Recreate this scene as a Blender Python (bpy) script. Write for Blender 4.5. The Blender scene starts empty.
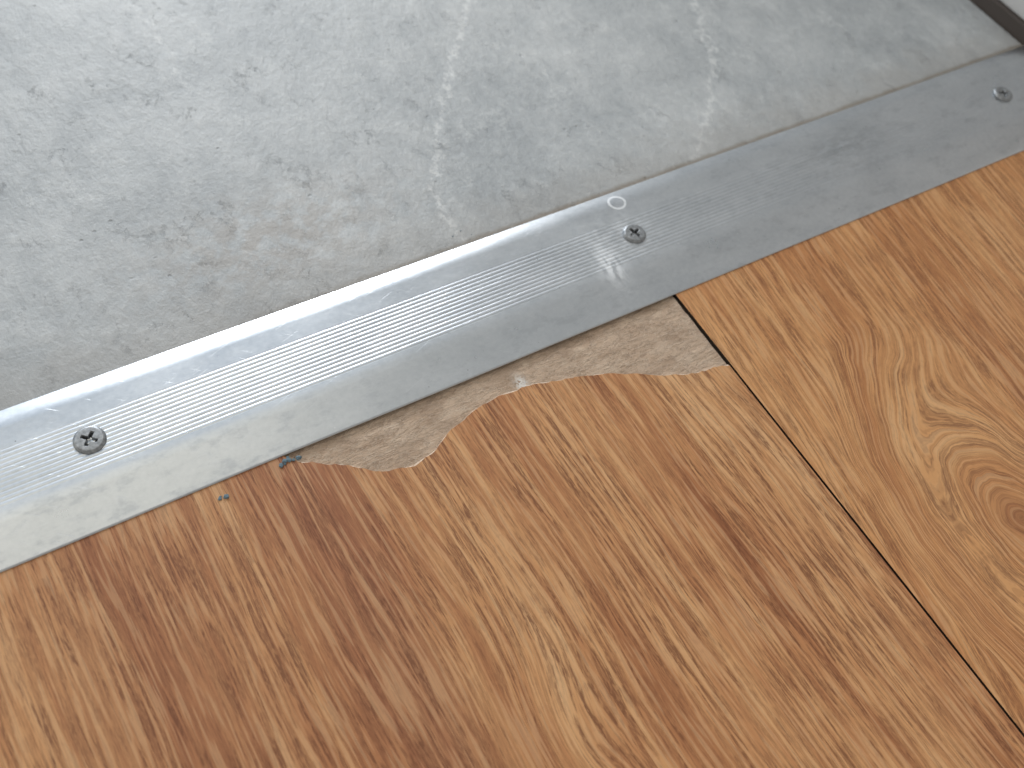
import bpy, bmesh, math, random
from mathutils import Vector, Matrix, noise
random.seed(4)
mm=0.001
C=bpy.context.scene.collection
# ---------------- node helpers
class E:
    def __init__(s,nt,sock): s.nt=nt; s.s=sock
    def _m(s,op,*a,clamp=False):
        nd=s.nt.nodes.new('ShaderNodeMath'); nd.operation=op; nd.use_clamp=clamp
        for i,x in enumerate((s,)+a):
            if isinstance(x,E): s.nt.links.new(x.s,nd.inputs[i])
            else: nd.inputs[i].default_value=x
        return E(s.nt,nd.outputs[0])
    def __add__(s,o): return s._m('ADD',o)
    __radd__=__add__
    def __sub__(s,o): return s._m('SUBTRACT',o)
    def __rsub__(s,o): return (s*-1.0)+o
    def __mul__(s,o): return s._m('MULTIPLY',o)
    __rmul__=__mul__
    def __truediv__(s,o): return s._m('DIVIDE',o)
    def clamp(s): return s._m('ADD',0.0,clamp=True)
    def sqrt(s): return s._m('SQRT')
    def abs(s): return s._m('ABSOLUTE')
    def exp(s): return s._m('EXPONENT')
    def min(s,o): return s._m('MINIMUM',o)
    def ss(s,a,b):
        nd=s.nt.nodes.new('ShaderNodeMapRange'); nd.interpolation_type='SMOOTHSTEP'
        s.nt.links.new(s.s,nd.inputs['Value'])
        lo,hi,t0,t1=(a,b,0,1) if a<b else (b,a,1,0)
        nd.inputs['From Min'].default_value=lo; nd.inputs['From Max'].default_value=hi
        nd.inputs['To Min'].default_value=t0; nd.inputs['To Max'].default_value=t1
        return E(s.nt,nd.outputs[0])
def lin(c):
    f=lambda v: (v/12.92 if v<=0.04045 else ((v+0.055)/1.055)**2.4)
    return tuple(f(v/255.0) for v in c[:3])+(1.0,)
class Mat:
    def __init__(s,name):
        s.m=bpy.data.materials.new(name); s.m.use_nodes=True; s.nt=s.m.node_tree
        s.b=s.nt.nodes['Principled BSDF']
        tc=s.nt.nodes.new('ShaderNodeTexCoord'); sp=s.nt.nodes.new('ShaderNodeSeparateXYZ')
        s.nt.links.new(tc.outputs['Object'],sp.inputs[0])
        s.x=E(s.nt,sp.outputs[0])*1000.0; s.y=E(s.nt,sp.outputs[1])*1000.0; s.z=E(s.nt,sp.outputs[2])*1000.0
    def vec(s,a):
        c=s.nt.nodes.new('ShaderNodeCombineXYZ')
        for i,q in enumerate(a):
            if isinstance(q,E): s.nt.links.new(q.s,c.inputs[i])
            else: c.inputs[i].default_value=q
        return c.outputs[0]
    def noise(s,x,y,z=0.0,detail=3.0,rough=0.5,dist=0.0):
        nd=s.nt.nodes.new('ShaderNodeTexNoise'); nd.inputs['Scale'].default_value=1.0
        nd.inputs['Detail'].default_value=detail; nd.inputs['Roughness'].default_value=rough; nd.inputs['Distortion'].default_value=dist
        s.nt.links.new(s.vec((x,y,z)),nd.inputs['Vector'])
        return E(s.nt,nd.outputs[0])
    def voro(s,x,y,z=0.0,feature='F1'):
        nd=s.nt.nodes.new('ShaderNodeTexVoronoi'); nd.feature=feature; nd.inputs['Scale'].default_value=1.0
        s.nt.links.new(s.vec((x,y,z)),nd.inputs['Vector'])
        return E(s.nt,nd.outputs['Distance'])
    def ramp(s,f,stops):
        nd=s.nt.nodes.new('ShaderNodeValToRGB'); s.nt.links.new(f.s,nd.inputs[0])
        cr=nd.color_ramp
        while len(cr.elements)<len(stops): cr.elements.new(0.5)
        for e,(p,c) in zip(cr.elements,stops): e.position=p; e.color=lin(c)
        return nd.outputs[0]
    def mix(s,a,b,f,blend='MIX'):
        nd=s.nt.nodes.new('ShaderNodeMix'); nd.data_type='RGBA'; nd.blend_type=blend
        if isinstance(f,E): s.nt.links.new(f.s,nd.inputs[0])
        else: nd.inputs[0].default_value=f
        for i,c in ((6,a),(7,b)):
            if isinstance(c,tuple): nd.inputs[i].default_value=lin(c)
            else: s.nt.links.new(c,nd.inputs[i])
        return nd.outputs[2]
    def set(s,k,v):
        if isinstance(v,E): s.nt.links.new(v.s,s.b.inputs[k])
        elif isinstance(v,(int,float)): s.b.inputs[k].default_value=v
        elif isinstance(v,tuple): s.b.inputs[k].default_value=lin(v)
        else: s.nt.links.new(v,s.b.inputs[k])
    def bump(s,h,dist_mm,strength=1.0):
        nd=s.nt.nodes.new('ShaderNodeBump'); nd.inputs['Strength'].default_value=strength
        nd.inputs['Distance'].default_value=dist_mm*mm; s.nt.links.new(h.s,nd.inputs['Height'])
        s.nt.links.new(nd.outputs[0],s.b.inputs['Normal'])
    def blob(s,cx,cy,rx,ry,x=None,y=None):
        x=s.x if x is None else x; y=s.y if y is None else y
        a=(x-cx)/rx; b=(y-cy)/ry
        return ((a*a+b*b)*-1.0).exp()
    def seg(s,pts,x,y):
        out=None
        for (ax,ay),(bx,by) in zip(pts,pts[1:]):
            dx,dy=bx-ax,by-ay; L2=dx*dx+dy*dy
            qx=x-ax; qy=y-ay
            t=((qx*dx+qy*dy)/L2).clamp()
            ex=qx-t*dx; ey=qy-t*dy
            d=(ex*ex+ey*ey).sqrt()
            out=d if out is None else out.min(d)
        return out
def obj(name,verts,faces,mats,smooth=False,fm=None):
    me=bpy.data.meshes.new(name); me.from_pydata([Vector(v)*mm for v in verts],[],faces)
    for m in mats: me.materials.append(m)
    if fm:
        for p,i in zip(me.polygons,fm): p.material_index=i
    if smooth:
        for p in me.polygons: p.use_smooth=True
    o=bpy.data.objects.new(name,me); C.objects.link(o); me.update(); return o

# ---------------- wood
def wood(name,right_plank):
    M=Mat(name); x,y=M.x,M.y
    warp=(M.noise(x/60,y/200,3.0,2.0)-0.5)*12.0+(M.noise(x/14,y/60,7.0,2.0)-0.5)*1.6
    wig=(M.noise(x/3,y/12,8.0,2.0)-0.5)*0.5
    if right_plank:
        # cathedral figure around a knot
        ax=(x-213.0)+(M.noise(x/18,y/26,1.0,2.0)-0.5)*7.0; ay=((y-20.0)+(M.noise(x/18,y/26,5.0,2.0)-0.5)*9.0)/1.8
        r=(ax*ax+ay*ay+2.0).sqrt()
        w=r.ss(42.0,14.0)
        c=(x+warp+wig+y*-0.12)*(1.0-w)+(r*1.3+wig*1.6+196.0)*w
        bl=r.ss(9.0,1.0)
    else:
        bl=M.blob(66.0,28.0,12.0,24.0)
        c=x+warp+wig+y*0.03+bl*7.0
    yy=y
    s1=M.noise(c/1.15,yy/24,1.0,1.5,0.5)
    s2=M.noise(c/0.38,yy/7,4.0,1.0,0.5)
    s3=M.noise(c/3.2,yy/80,9.0,2.0,0.5)
    s4=M.noise(c/0.68,yy/14,15.0,1.5,0.55)
    pore=M.noise(c/0.28,yy/2.2,19.0,1.0,0.5).ss(0.38,0.54)
    broad=M.noise(c/26,y/150,12.0,2.0,0.5)
    mott=M.noise(x/1.2,y/2.2,6.0,3.0,0.6)
    tone=broad*0.45+s3*0.40+s4*0.15
    if right_plank: R=[(0.34,(184,121,74)),(0.46,(206,145,93)),(0.56,(219,161,106)),(0.68,(230,178,124))]
    else: R=[(0.34,(172,111,70)),(0.45,(198,138,91)),(0.55,(217,161,109)),(0.66,(233,184,133))]
    base=M.ramp(tone,R)
    if not right_plank:
        q=M.x+(M.noise(x/30,y/60,2.0,2.0)-0.5)*14.0
        rd=(q-38.0)/12.0; rd=((rd*rd)*-1.0).exp()
        base=M.mix(base,(152,92,68),rd*0.5)
        rd2=(q+10.0)/26.0; rd2=((rd2*rd2)*-1.0).exp()
        base=M.mix(base,(164,106,74),rd2*0.4)
    st=s1.ss(0.50,0.535); st2=s2.ss(0.53,0.60); st4=s4.ss(0.53,0.565)
    gate=M.noise(c/9,y/60,22.0,2.0).ss(0.38,0.58)
    dark=((st*(0.26+gate*0.38)+st4*(0.28+gate*0.27))*(0.45+pore*0.55)+st2*0.24).clamp()
    col=M.mix(base,(116,66,40),dark*(0.80 if not right_plank else 0.68))
    col=M.mix(col,(240,200,154),s1.ss(0.46,0.40)*0.24)
    col=M.mix(col,(156,102,70),mott.ss(0.5,0.72)*0.16)
    if right_plank:
        col=M.mix(col,(140,82,52),bl*0.45)
    M.set('Base Color',col)
    M.set('Roughness',0.42+mott*0.12)
    M.set('Specular IOR Level',0.42)
    M.bump(st*-0.3+s4*-0.5+mott*0.25,0.10,0.4)
    return M.m
mwL=wood('wood_vinyl_left',False); mwR=wood('wood_vinyl_right',True)
M=Mat('torn_core'); nn=M.noise(M.x/0.8,M.y/0.8,0,3)
M.set('Base Color',M.ramp(nn,[(0.3,(186,152,124)),(0.7,(240,224,204))])); M.set('Roughness',0.9); mcore=M.m
M=Mat('seam_dark'); M.set('Base Color',(50,40,32)); M.set('Roughness',0.9); mseam=M.m
# fibre backing
M=Mat('fibre_backing'); x,y=M.x,M.y
a=M.noise(x/9,y/6,0,4,0.6); b=M.noise(x/1.3+a*3.0,y/0.9,2,5,0.8); f=M.noise(x/5+a*2.0,y/0.45,5,3,0.6); g=M.noise(x/0.4,y/0.4,8,2)
col=M.ramp(a*0.4+b*0.32+f*0.18+g*0.1,[(0.39,(180,153,130)),(0.48,(206,180,156)),(0.55,(218,193,169)),(0.63,(234,213,190))])
l1=(M.noise(x/5,y/2.5,23,4,0.7)-0.5).abs().ss(0.025,0.0)
col=M.mix(col,(242,228,208),l1*0.4)
l2=(M.noise(x/7+a,y/2,27,4,0.7)-0.5).abs().ss(0.025,0.0)
col=M.mix(col,(146,118,98),l2*0.4)
pth=M.noise(x/12,y/7,37,3).ss(0.5,0.62)
col=M.mix(col,(180,154,132),pth*0.4)
res=(M.blob(107,122.6,1.6,3.4)*1.6).clamp()*M.noise(x/0.9,y/1.2,33,3).ss(0.38,0.5)
col=M.mix(col,(246,243,238),res*0.85)
M.set('Base Color',col); M.set('Roughness',0.92); M.bump(b*1.0+f*0.8+l1*0.4-l2*0.5+g*0.3,0.48,0.65); mback=M.m

tear=[(167.2,102.2),(162,103.4),(157,103.8),(151,105.8),(145,108.8),(139,111.5),(133,114.8),(126,117.6),(118,119.6),(112,121.2),(106,122.2),(96,122.4),(89,121.2),(84,119.6),(78,117.2),(73,114.8),(68,113.6),(62,114.2),(57,116.4),(53,119.6),(49,122.4),(45,124.8),(42,126.8),(39,128.4),(36,132)]
def crs(P,k):
    out=[]
    for i in range(len(P)-1):
        p0=Vector(P[max(i-1,0)]);p1=Vector(P[i]);p2=Vector(P[i+1]);p3=Vector(P[min(i+2,len(P)-1)])
        for j in range(k):
            t=j/k
            out.append(0.5*((2*p1)+(p2-p0)*t+(2*p0-5*p1+4*p2-p3)*t*t+(3*p1-p0-3*p2+p3)*t**3))
    out.append(Vector(P[-1])); return out
fine=[]
sm_=crs(tear,12)
for i,p in enumerate(sm_):
    q=noise.noise(Vector((p.x/6,p.y/6,0)))*0.8+noise.noise(Vector((p.x/1.4,p.y/1.4,3)))*0.20
    if i in (0,len(sm_)-1): q=0
    fine.append((p.x,p.y+q))
def plank(name,mat,x0,x1,y0,y1,hole=None,T=1.6):
    verts=[];faces=[];fm=[]
    if hole is None:
        top=[(x0,y0,0),(x1,y0,0),(x1,y1,0),(x0,y1,0)]
    else:
        inner=[]
        for i,(a,b) in enumerate(hole):
            w=0.30+0.8*abs(noise.noise(Vector((a/5,b/5,9))))
            inner.append((a,b-w))
        top=[(x0,y0,0),(x1,y0,0)]+[(a,b,0) for a,b in inner]+[(hole[-1][0]-0.5,y1,0),(x0,y1,0)]
    nT=len(top); verts+=top; faces.append(tuple(range(nT))); fm.append(0)
    verts+=[(a,b,-T) for a,b,_ in top]
    for i in range(nT):
        j=(i+1)%nT
        faces.append((i,nT+i,nT+j,j)); fm.append(2)
    if hole:
        base=len(verts)
        for i,(a,b) in enumerate(hole): verts.append((a,b,-0.75-0.2*noise.noise(Vector((a/2,b/2,2)))))
        for i in range(len(hole)-1):
            faces.append((2+i,base+i,base+i+1,3+i)); fm.append(1)
    return obj(name,verts,faces,[mat,mcore,mseam],fm=fm)
YB=150
plank('wood_plank',mwL,-160,167.2,-160,YB,hole=fine)
plank('wood_plank.001',mwR,167.9,360,-160,YB)
obj('floor',[(-160,-160,-3),(380,-160,-3),(380,176,-3),(-160,176,-3),(-160,-160,-1.3),(380,-160,-1.3),(380,176,-1.3),(-160,176,-1.3)],
 [(4,5,6,7),(0,1,5,4),(1,2,6,5),(2,3,7,6),(3,0,4,7)],[mseam])
nx,ny=160,80; X0,X1,Y0,Y1=10,167.2,90,150
vs=[];fs=[]
for j in range(ny+1):
    for i in range(nx+1):
        X=X0+(X1-X0)*i/nx; Y=Y0+(Y1-Y0)*j/ny
        vs.append((X,Y,-0.9+0.25*noise.noise(Vector((X/6,Y/4,0)))+0.14*noise.noise(Vector((X/2,Y/2,4)))))
for j in range(ny):
    for i in range(nx):
        a=j*(nx+1)+i; fs.append((a,a+1,a+nx+2,a+nx+1))
obj('torn_vinyl_backing',vs,fs,[mback],smooth=True)

# ---------------- stone tile
M=Mat('slate_tile'); x,y=M.x,M.y
n1=M.noise(x/60,y/60,0,4,0.6); n2=M.noise(x/9,y/17,2,5,0.65); n3=M.noise(x/2.4,y/3.4,5,4,0.7); n4=M.noise(x/0.9,y/0.9,8,3,0.6)
tone=n1*0.36+n2*0.28+n3*0.22+n4*0.14
col=M.ramp(tone,[(0.37,(164,169,173)),(0.45,(180,185,188)),(0.54,(197,201,203)),(0.64,(214,217,218))])
wx=x+(M.noise(x/14,y/20,11,7,0.78)-0.5)*24.0; wy=y+(M.noise(x/14,y/20,15,7,0.78)-0.5)*18.0
VA=[(189,301),(173,280),(138,234),(119,201),(116,179)]
VB=[(265,265),(263,252),(249,219),(222,189),(206,176)]
VC=[(62,329),(63,304),(64,276)]
VD=[(170,262),(186,240),(176,222)]
brk=M.noise(x/2.5,y/4.5,20,5,0.8)
for V,st,wd in ((VA,0.8,1.8),(VB,0.75,1.7),(VC,0.45,1.6),(VD,0.35,1.4)):
    d=M.seg(V,wx,wy)
    col=M.mix(col,(240,242,242),d.ss(wd,0.0)*brk.ss(0.40,0.60)*st)
    col=M.mix(col,(226,229,229),d.ss(12.0,0.0)*brk.ss(0.45,0.65)*0.36)
rv=M.noise(wx/30,wy/50,31,4,0.6)
col=M.mix(col,(230,233,233),(rv-0.5).abs().ss(0.012,0.0)*M.noise(x/18,y/18,33,2).ss(0.45,0.65)*0.4)
rk=M.noise(wx/10,wy/46,41,3,0.55)
rkm=(rk-0.5).abs().ss(0.008,0.0)*M.noise(x/15,y/15,43,2).ss(0.5,0.64)
col=M.mix(col,(130,135,140),rkm*0.4)
pit=M.voro(x/7,y/7,2).ss(0.10,0.04)*M.noise(x/20,y/20,51,2).ss(0.5,0.6)
col=M.mix(col,(116,118,120),pit*0.4)
bs=M.blob(64,203,40,20)*M.noise(x/6,y/6,60,5,0.65).ss(0.38,0.58)
col=M.mix(col,(170,160,150),bs*0.5)
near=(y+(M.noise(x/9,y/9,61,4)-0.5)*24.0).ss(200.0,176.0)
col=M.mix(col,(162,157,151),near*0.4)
g=(y+(M.noise(x/5,y/5,66,3)-0.5)*2.0).ss(179.0,176.8)
col=M.mix(col,(134,120,102),g*0.7*M.x.ss(-20,150))
M.set('Base Color',col); M.set('Roughness',0.42+n3*0.18); M.set('Specular IOR Level',0.5)
M.bump(n2*1.3+n3*0.8+n4*0.2-rkm*0.5-pit*0.5,0.9,0.45)
obj('stone_tile',[(-330,172,-1.3),(378,172,-1.3),(378,820,-1.3),(-330,820,-1.3),(-330,172,0),(378,172,0),(378,820,0),(-330,820,0)],
 [(4,5,6,7),(0,1,5,4),(1,2,6,5),(2,3,7,6),(3,0,4,7),(3,2,1,0)],[M.m])

# ---------------- aluminium threshold strip
M=Mat('brushed_aluminium'); x,y,z=M.x,M.y,M.z
sm=M.noise(x/26,y/12,0,4,0.6); fi=M.noise(x/40,y/0.3,3,2,0.5); gr=M.noise(x/1.6,y/1.6,6,3,0.6)
col=M.ramp(sm*0.6+gr*0.4,[(0.35,(202,207,212)),(0.65,(219,223,227))])
rx,ry=171.0,170.6
dd=((x-rx)*(x-rx)+(y-ry)*(y-ry)).sqrt()
ring=(dd-2.8).abs().ss(0.55,0.2)
smear=(M.blob(154,148,4.0,7)*1.5)*M.noise(x/1.8,y/5,9,3,0.6).ss(0.35,0.58)
haze=(M.blob(164,158,14,10))*M.noise(x/4,y/4,19,4,0.7).ss(0.42,0.62)*0.35
spk=M.voro(x/6,y/6,4).ss(0.07,0.03)*M.noise(x/15,y/15,71,2).ss(0.5,0.62)
dirt=M.voro(x/5,y/5,14).ss(0.06,0.02)*M.noise(x/12,y/12,75,2).ss(0.5,0.6)
u=x*0.94+y*0.34; v=y*0.94-x*0.34
sc1=M.noise(u/14,v/0.35,91,1.0).ss(0.70,0.76)
u2=x*0.8-y*0.6; v2=y*0.8+x*0.6
sc2=M.noise(u2/9,v2/0.3,95,1.0).ss(0.71,0.77)
scr=(sc1+sc2).clamp()
wm=(ring*0.95+smear*0.75+haze+spk*0.6+scr*0.25).clamp()
col=M.mix(col,(238,241,244),wm)
stn=(M.blob(262,160,22,6)+M.blob(262,150,12,4)*0.6)*M.noise(x/5,y/2,81,3,0.6).ss(0.35,0.6)
col=M.mix(col,(120,124,128),stn*0.25)
smd=M.noise(x/9,y/5,85,5,0.7).ss(0.50,0.66)
col=M.mix(col,(168,173,178),smd*0.3)
col=M.mix(col,(90,90,92),dirt*0.7)
M.set('Base Color',col); M.set('Metallic',1.0-wm*0.7-dirt*0.5)
M.set('Roughness',0.22+sm*0.10+gr*0.05+wm*0.2+smd*0.06)
M.bump(fi*0.4+gr*0.35+sm*1.0-scr*0.5,0.03,0.5); malu=M.m
yf,yb=131.0,175.8; W=yb-yf
def prof(t):
    zt=1.9; z0=0.40
    if t<0.34:
        u=t/0.34; z=z0+(zt-z0)*(1.12*u if u<0.80 else 0.896+0.104*math.sin((u-0.80)/0.20*math.pi/2))
        if t<0.010: z-=0.2*(1-t/0.010)**2
    elif t>0.86:
        uu=(t-0.86)/0.14; z=zt-1.1*uu**1.8
    else: z=zt
    if 0.36<t<0.72:
        k=(t-0.36)/0.36*12; z+=0.10*abs(math.sin(k*math.pi))**0.7-0.06
    return z
N=320; L0,L1=-170,378.2; NX=80
top=[(yf,0.0)]+[(yf+W*i/N,prof(i/N)) for i in range(N+1)]+[(yb,0.02)]
vs=[];fs=[]
for k in range(NX+1):
    X=L0+(L1-L0)*k/NX
    for (a,b) in top:
        vs.append((X,a+0.10*noise.noise(Vector((X/60,0,0))),b))
K=len(top)
for k in range(NX):
    for i in range(K-1):
        a=k*K+i; fs.append((a,a+K,a+K+1,a+1))
    fs.append((k*K,k*K+K-1,(k+1)*K+K-1,(k+1)*K))
fs.append(tuple(range(K))); fs.append(tuple(NX*K+i for i in range(K))[::-1])
strip=obj('aluminium_threshold_strip',vs,fs,[malu],smooth=True)
bpy.context.view_layer.objects.active=strip; strip.select_set(True)
bpy.ops.object.shade_smooth_by_angle(angle=math.radians(50))
strip.select_set(False)

# ---------------- screws
M=Mat('screw_steel'); sc=M.noise(M.x/1.2,M.y/1.2,0,4,0.6)
M.set('Base Color',M.ramp(sc,[(0.35,(140,143,146)),(0.65,(186,189,192))])); M.set('Metallic',0.9); M.set('Roughness',0.38+sc*0.15); M.bump(sc,0.12,0.5); mscrew=M.m
M=Mat('screw_recess'); M.set('Base Color',(72,72,74)); M.set('Metallic',0.6); M.set('Roughness',0.6); mrec=M.m
def screw(name,cx,cy,ang,R=3.9,zb=1.85,h=1.2,tilt=(3,-2)):
    vs=[];fs=[]
    NR,NA=44,144
    def hz(x,y):
        r=math.hypot(x,y)/R
        z=h*(1-0.10*r*r) if r<0.80 else h*(1-0.064)-((r-0.80)/0.20)**1.8*0.62*h
        a,b=abs(x),abs(y)
        arm=min(max(0,(0.52-min(a,b))/0.2),1)*min(max(0,(R*0.54-max(a,b))/0.35),1)
        cen=min(max(0,(1.15-(a+b))/0.3),1)
        k=max(arm,cen)
        return z-1.3*k*(1-0.35*max(a,b)/(R*0.6)),k
    vs.append((0,0,hz(0,0)[0])); ks=[1]
    for i in range(1,NR+1):
        r=R*i/NR
        for j in range(NA):
            t=2*math.pi*j/NA; X,Y=r*math.cos(t),r*math.sin(t); zz,k=hz(X,Y); vs.append((X,Y,zz)); ks.append(k)
    for j in range(NA): fs.append((0,1+j,1+(j+1)%NA))
    for i in range(NR-1):
        for j in range(NA):
            a=1+i*NA+j; b=1+i*NA+(j+1)%NA; fs.append((a,a+NA,b+NA,b))
    fm=[1 if min(ks[q] for q in f)>0.6 else 0 for f in fs]
    prev=1+(NR-1)*NA
    rings=[(R*0.99,h*0.22),(1.9,-1.4)]+[(1.5+0.25*(q%2),-1.6-0.3*q) for q in range(6)]
    for r,z in rings:
        s=len(vs)
        for j in range(NA):
            t=2*math.pi*j/NA; vs.append((r*math.cos(t),r*math.sin(t),z))
        for j in range(NA):
            j2=(j+1)%NA; fs.append((prev+j,s+j,s+j2,prev+j2)); fm.append(0)
        prev=s
    o=obj(name,vs,fs,[mscrew,mrec],smooth=True,fm=fm)
    o.location=(cx*mm,cy*mm,zb*mm); o.rotation_euler=(math.radians(tilt[0]),math.radians(tilt[1]),ang)
    return o
screw('phillips_screw',-6.4,156.3,math.radians(50),R=4.2)
screw('phillips_screw.001',168.4,156.3,math.radians(20),R=3.9)
screw('phillips_screw.002',343.4,156.3,math.radians(60),R=3.9)

# ---------------- door frame
M=Mat('white_paint'); M.set('Base Color',(226,228,230)); M.set('Roughness',0.45); mwhite=M.m
M=Mat('gap_shadow'); M.set('Base Color',(84,76,72)); M.set('Roughness',0.5); mdk=M.m  # dark colour paints the shade of the gap below the jamb
def box(name,a,b,mats,parent=None,bev=0):
    bm=bmesh.new(); bmesh.ops.create_cube(bm,size=1)
    for v in bm.verts: v.co=Vector([(a[i] if v.co[i]<0 else b[i])*mm for i in range(3)])
    if bev: bmesh.ops.bevel(bm,geom=bm.edges[:],offset=bev*mm,segments=3,affect='EDGES',profile=0.5)
    me=bpy.data.meshes.new(name); bm.to_mesh(me); bm.free()
    for m in mats: me.materials.append(m)
    o=bpy.data.objects.new(name,me); C.objects.link(o)
    if parent: o.parent=parent
    return o
jp=bpy.data.objects.new('door_frame',None); C.objects.link(jp)
box('jamb',(381,150,6),(440,820,2000),[mwhite],jp,1.0)
box('jamb_gap_shadow',(378.6,150,-1.3),(440,820,6),[mdk],jp)  # solid dark block standing in for the shadowed gap under the frame

# ---------------- debris
M=Mat('dirt_crumb'); M.set('Base Color',(112,134,146)); M.set('Roughness',0.9); mcr=M.m
pp=[]
for (cx,cy,k,sp,z,s) in ((37,129.2,12,1.8,0,0.95),(18,126.5,6,0.8,0,0.95),(33,173,8,1.1,1.0,0.25),(120,180,4,2.5,0,0.35),(140,172,3,2,1.0,0.2)):
    for i in range(k): pp.append((cx+random.gauss(0,sp),cy+random.gauss(0,sp*0.35),z,s*random.uniform(0.4,1)))
bm=bmesh.new()
for (X,Y,Z,s) in pp:
    r=bmesh.ops.create_icosphere(bm,subdivisions=2,radius=s*mm)
    for v in r['verts']:
        v.co*=0.75+0.5*noise.noise(v.co*1500+Vector((X,Y,0))); v.co.z*=0.5
        v.co+=Vector((X,Y,Z+s*0.3))*mm
me=bpy.data.meshes.new('dirt_crumbs'); bm.to_mesh(me); bm.free(); me.materials.append(mcr)
C.objects.link(bpy.data.objects.new('dirt_crumbs',me))

# ---------------- light: bright warm ceiling overhead, cool daylight from the window side
w=bpy.data.worlds.new('World'); bpy.context.scene.world=w; w.use_nodes=True; nt=w.node_tree
bg=nt.nodes['Background']; tc=nt.nodes.new('ShaderNodeTexCoord')
vm=nt.nodes.new('ShaderNodeVectorMath'); vm.operation='DOT_PRODUCT'; vm.inputs[1].default_value=Vector((0.13,1.0,0.0))
nt.links.new(tc.outputs['Generated'],vm.inputs[0])
cr=nt.nodes.new('ShaderNodeValToRGB'); nt.links.new(vm.outputs['Value'],cr.inputs[0])
for i,(p,c) in enumerate([(0.0,(0.50,0.48,0.45)),(0.20,(0.90,0.86,0.79)),(0.33,(1.75,1.66,1.42)),(0.42,(1.65,1.57,1.36)),(0.50,(0.66,0.74,0.84)),(0.72,(0.70,0.79,0.90)),(0.9,(1.0,1.1,1.2))]):
    if i<2: e=cr.color_ramp.elements[i]; e.position=p
    else: e=cr.color_ramp.elements.new(p)
    e.color=c+(1,)
cr.color_ramp.interpolation='EASE'
nt.links.new(cr.outputs[0],bg.inputs[0]); bg.inputs[1].default_value=0.77
def area(name,loc,tgt,sx,sy,power,col):
    l=bpy.data.lights.new(name,'AREA'); l.shape='RECTANGLE'; l.size=sx; l.size_y=sy; l.energy=power; l.color=col
    o=bpy.data.objects.new(name,l); C.objects.link(o); o.location=loc
    o.rotation_euler=(Vector(tgt)-Vector(loc)).to_track_quat('-Z','Y').to_euler()
area('window_light',(0.46,2.1,0.94),(0.1,0.1,0),0.65,0.62,25,(0.94,0.97,1.0))

cam=bpy.data.cameras.new('camera'); co=bpy.data.objects.new('camera',cam); C.objects.link(co)
right=Vector((0.8600,-0.4972,0.1152)); fwd=Vector((0.3591,0.4290,-0.8289)).normalized()
right=(right-fwd*right.dot(fwd)).normalized(); upv=right.cross(fwd)
co.matrix_world=Matrix(((right.x,upv.x,-fwd.x,0),(right.y,upv.y,-fwd.y,0),(right.z,upv.z,-fwd.z,0.24),(0,0,0,1)))
cam.lens=1000/1024*36; cam.clip_start=0.01
cam.dof.use_dof=True; cam.dof.focus_distance=0.275; cam.dof.aperture_fstop=14
bpy.context.scene.camera=co
bpy.context.scene.view_settings.view_transform='Standard'
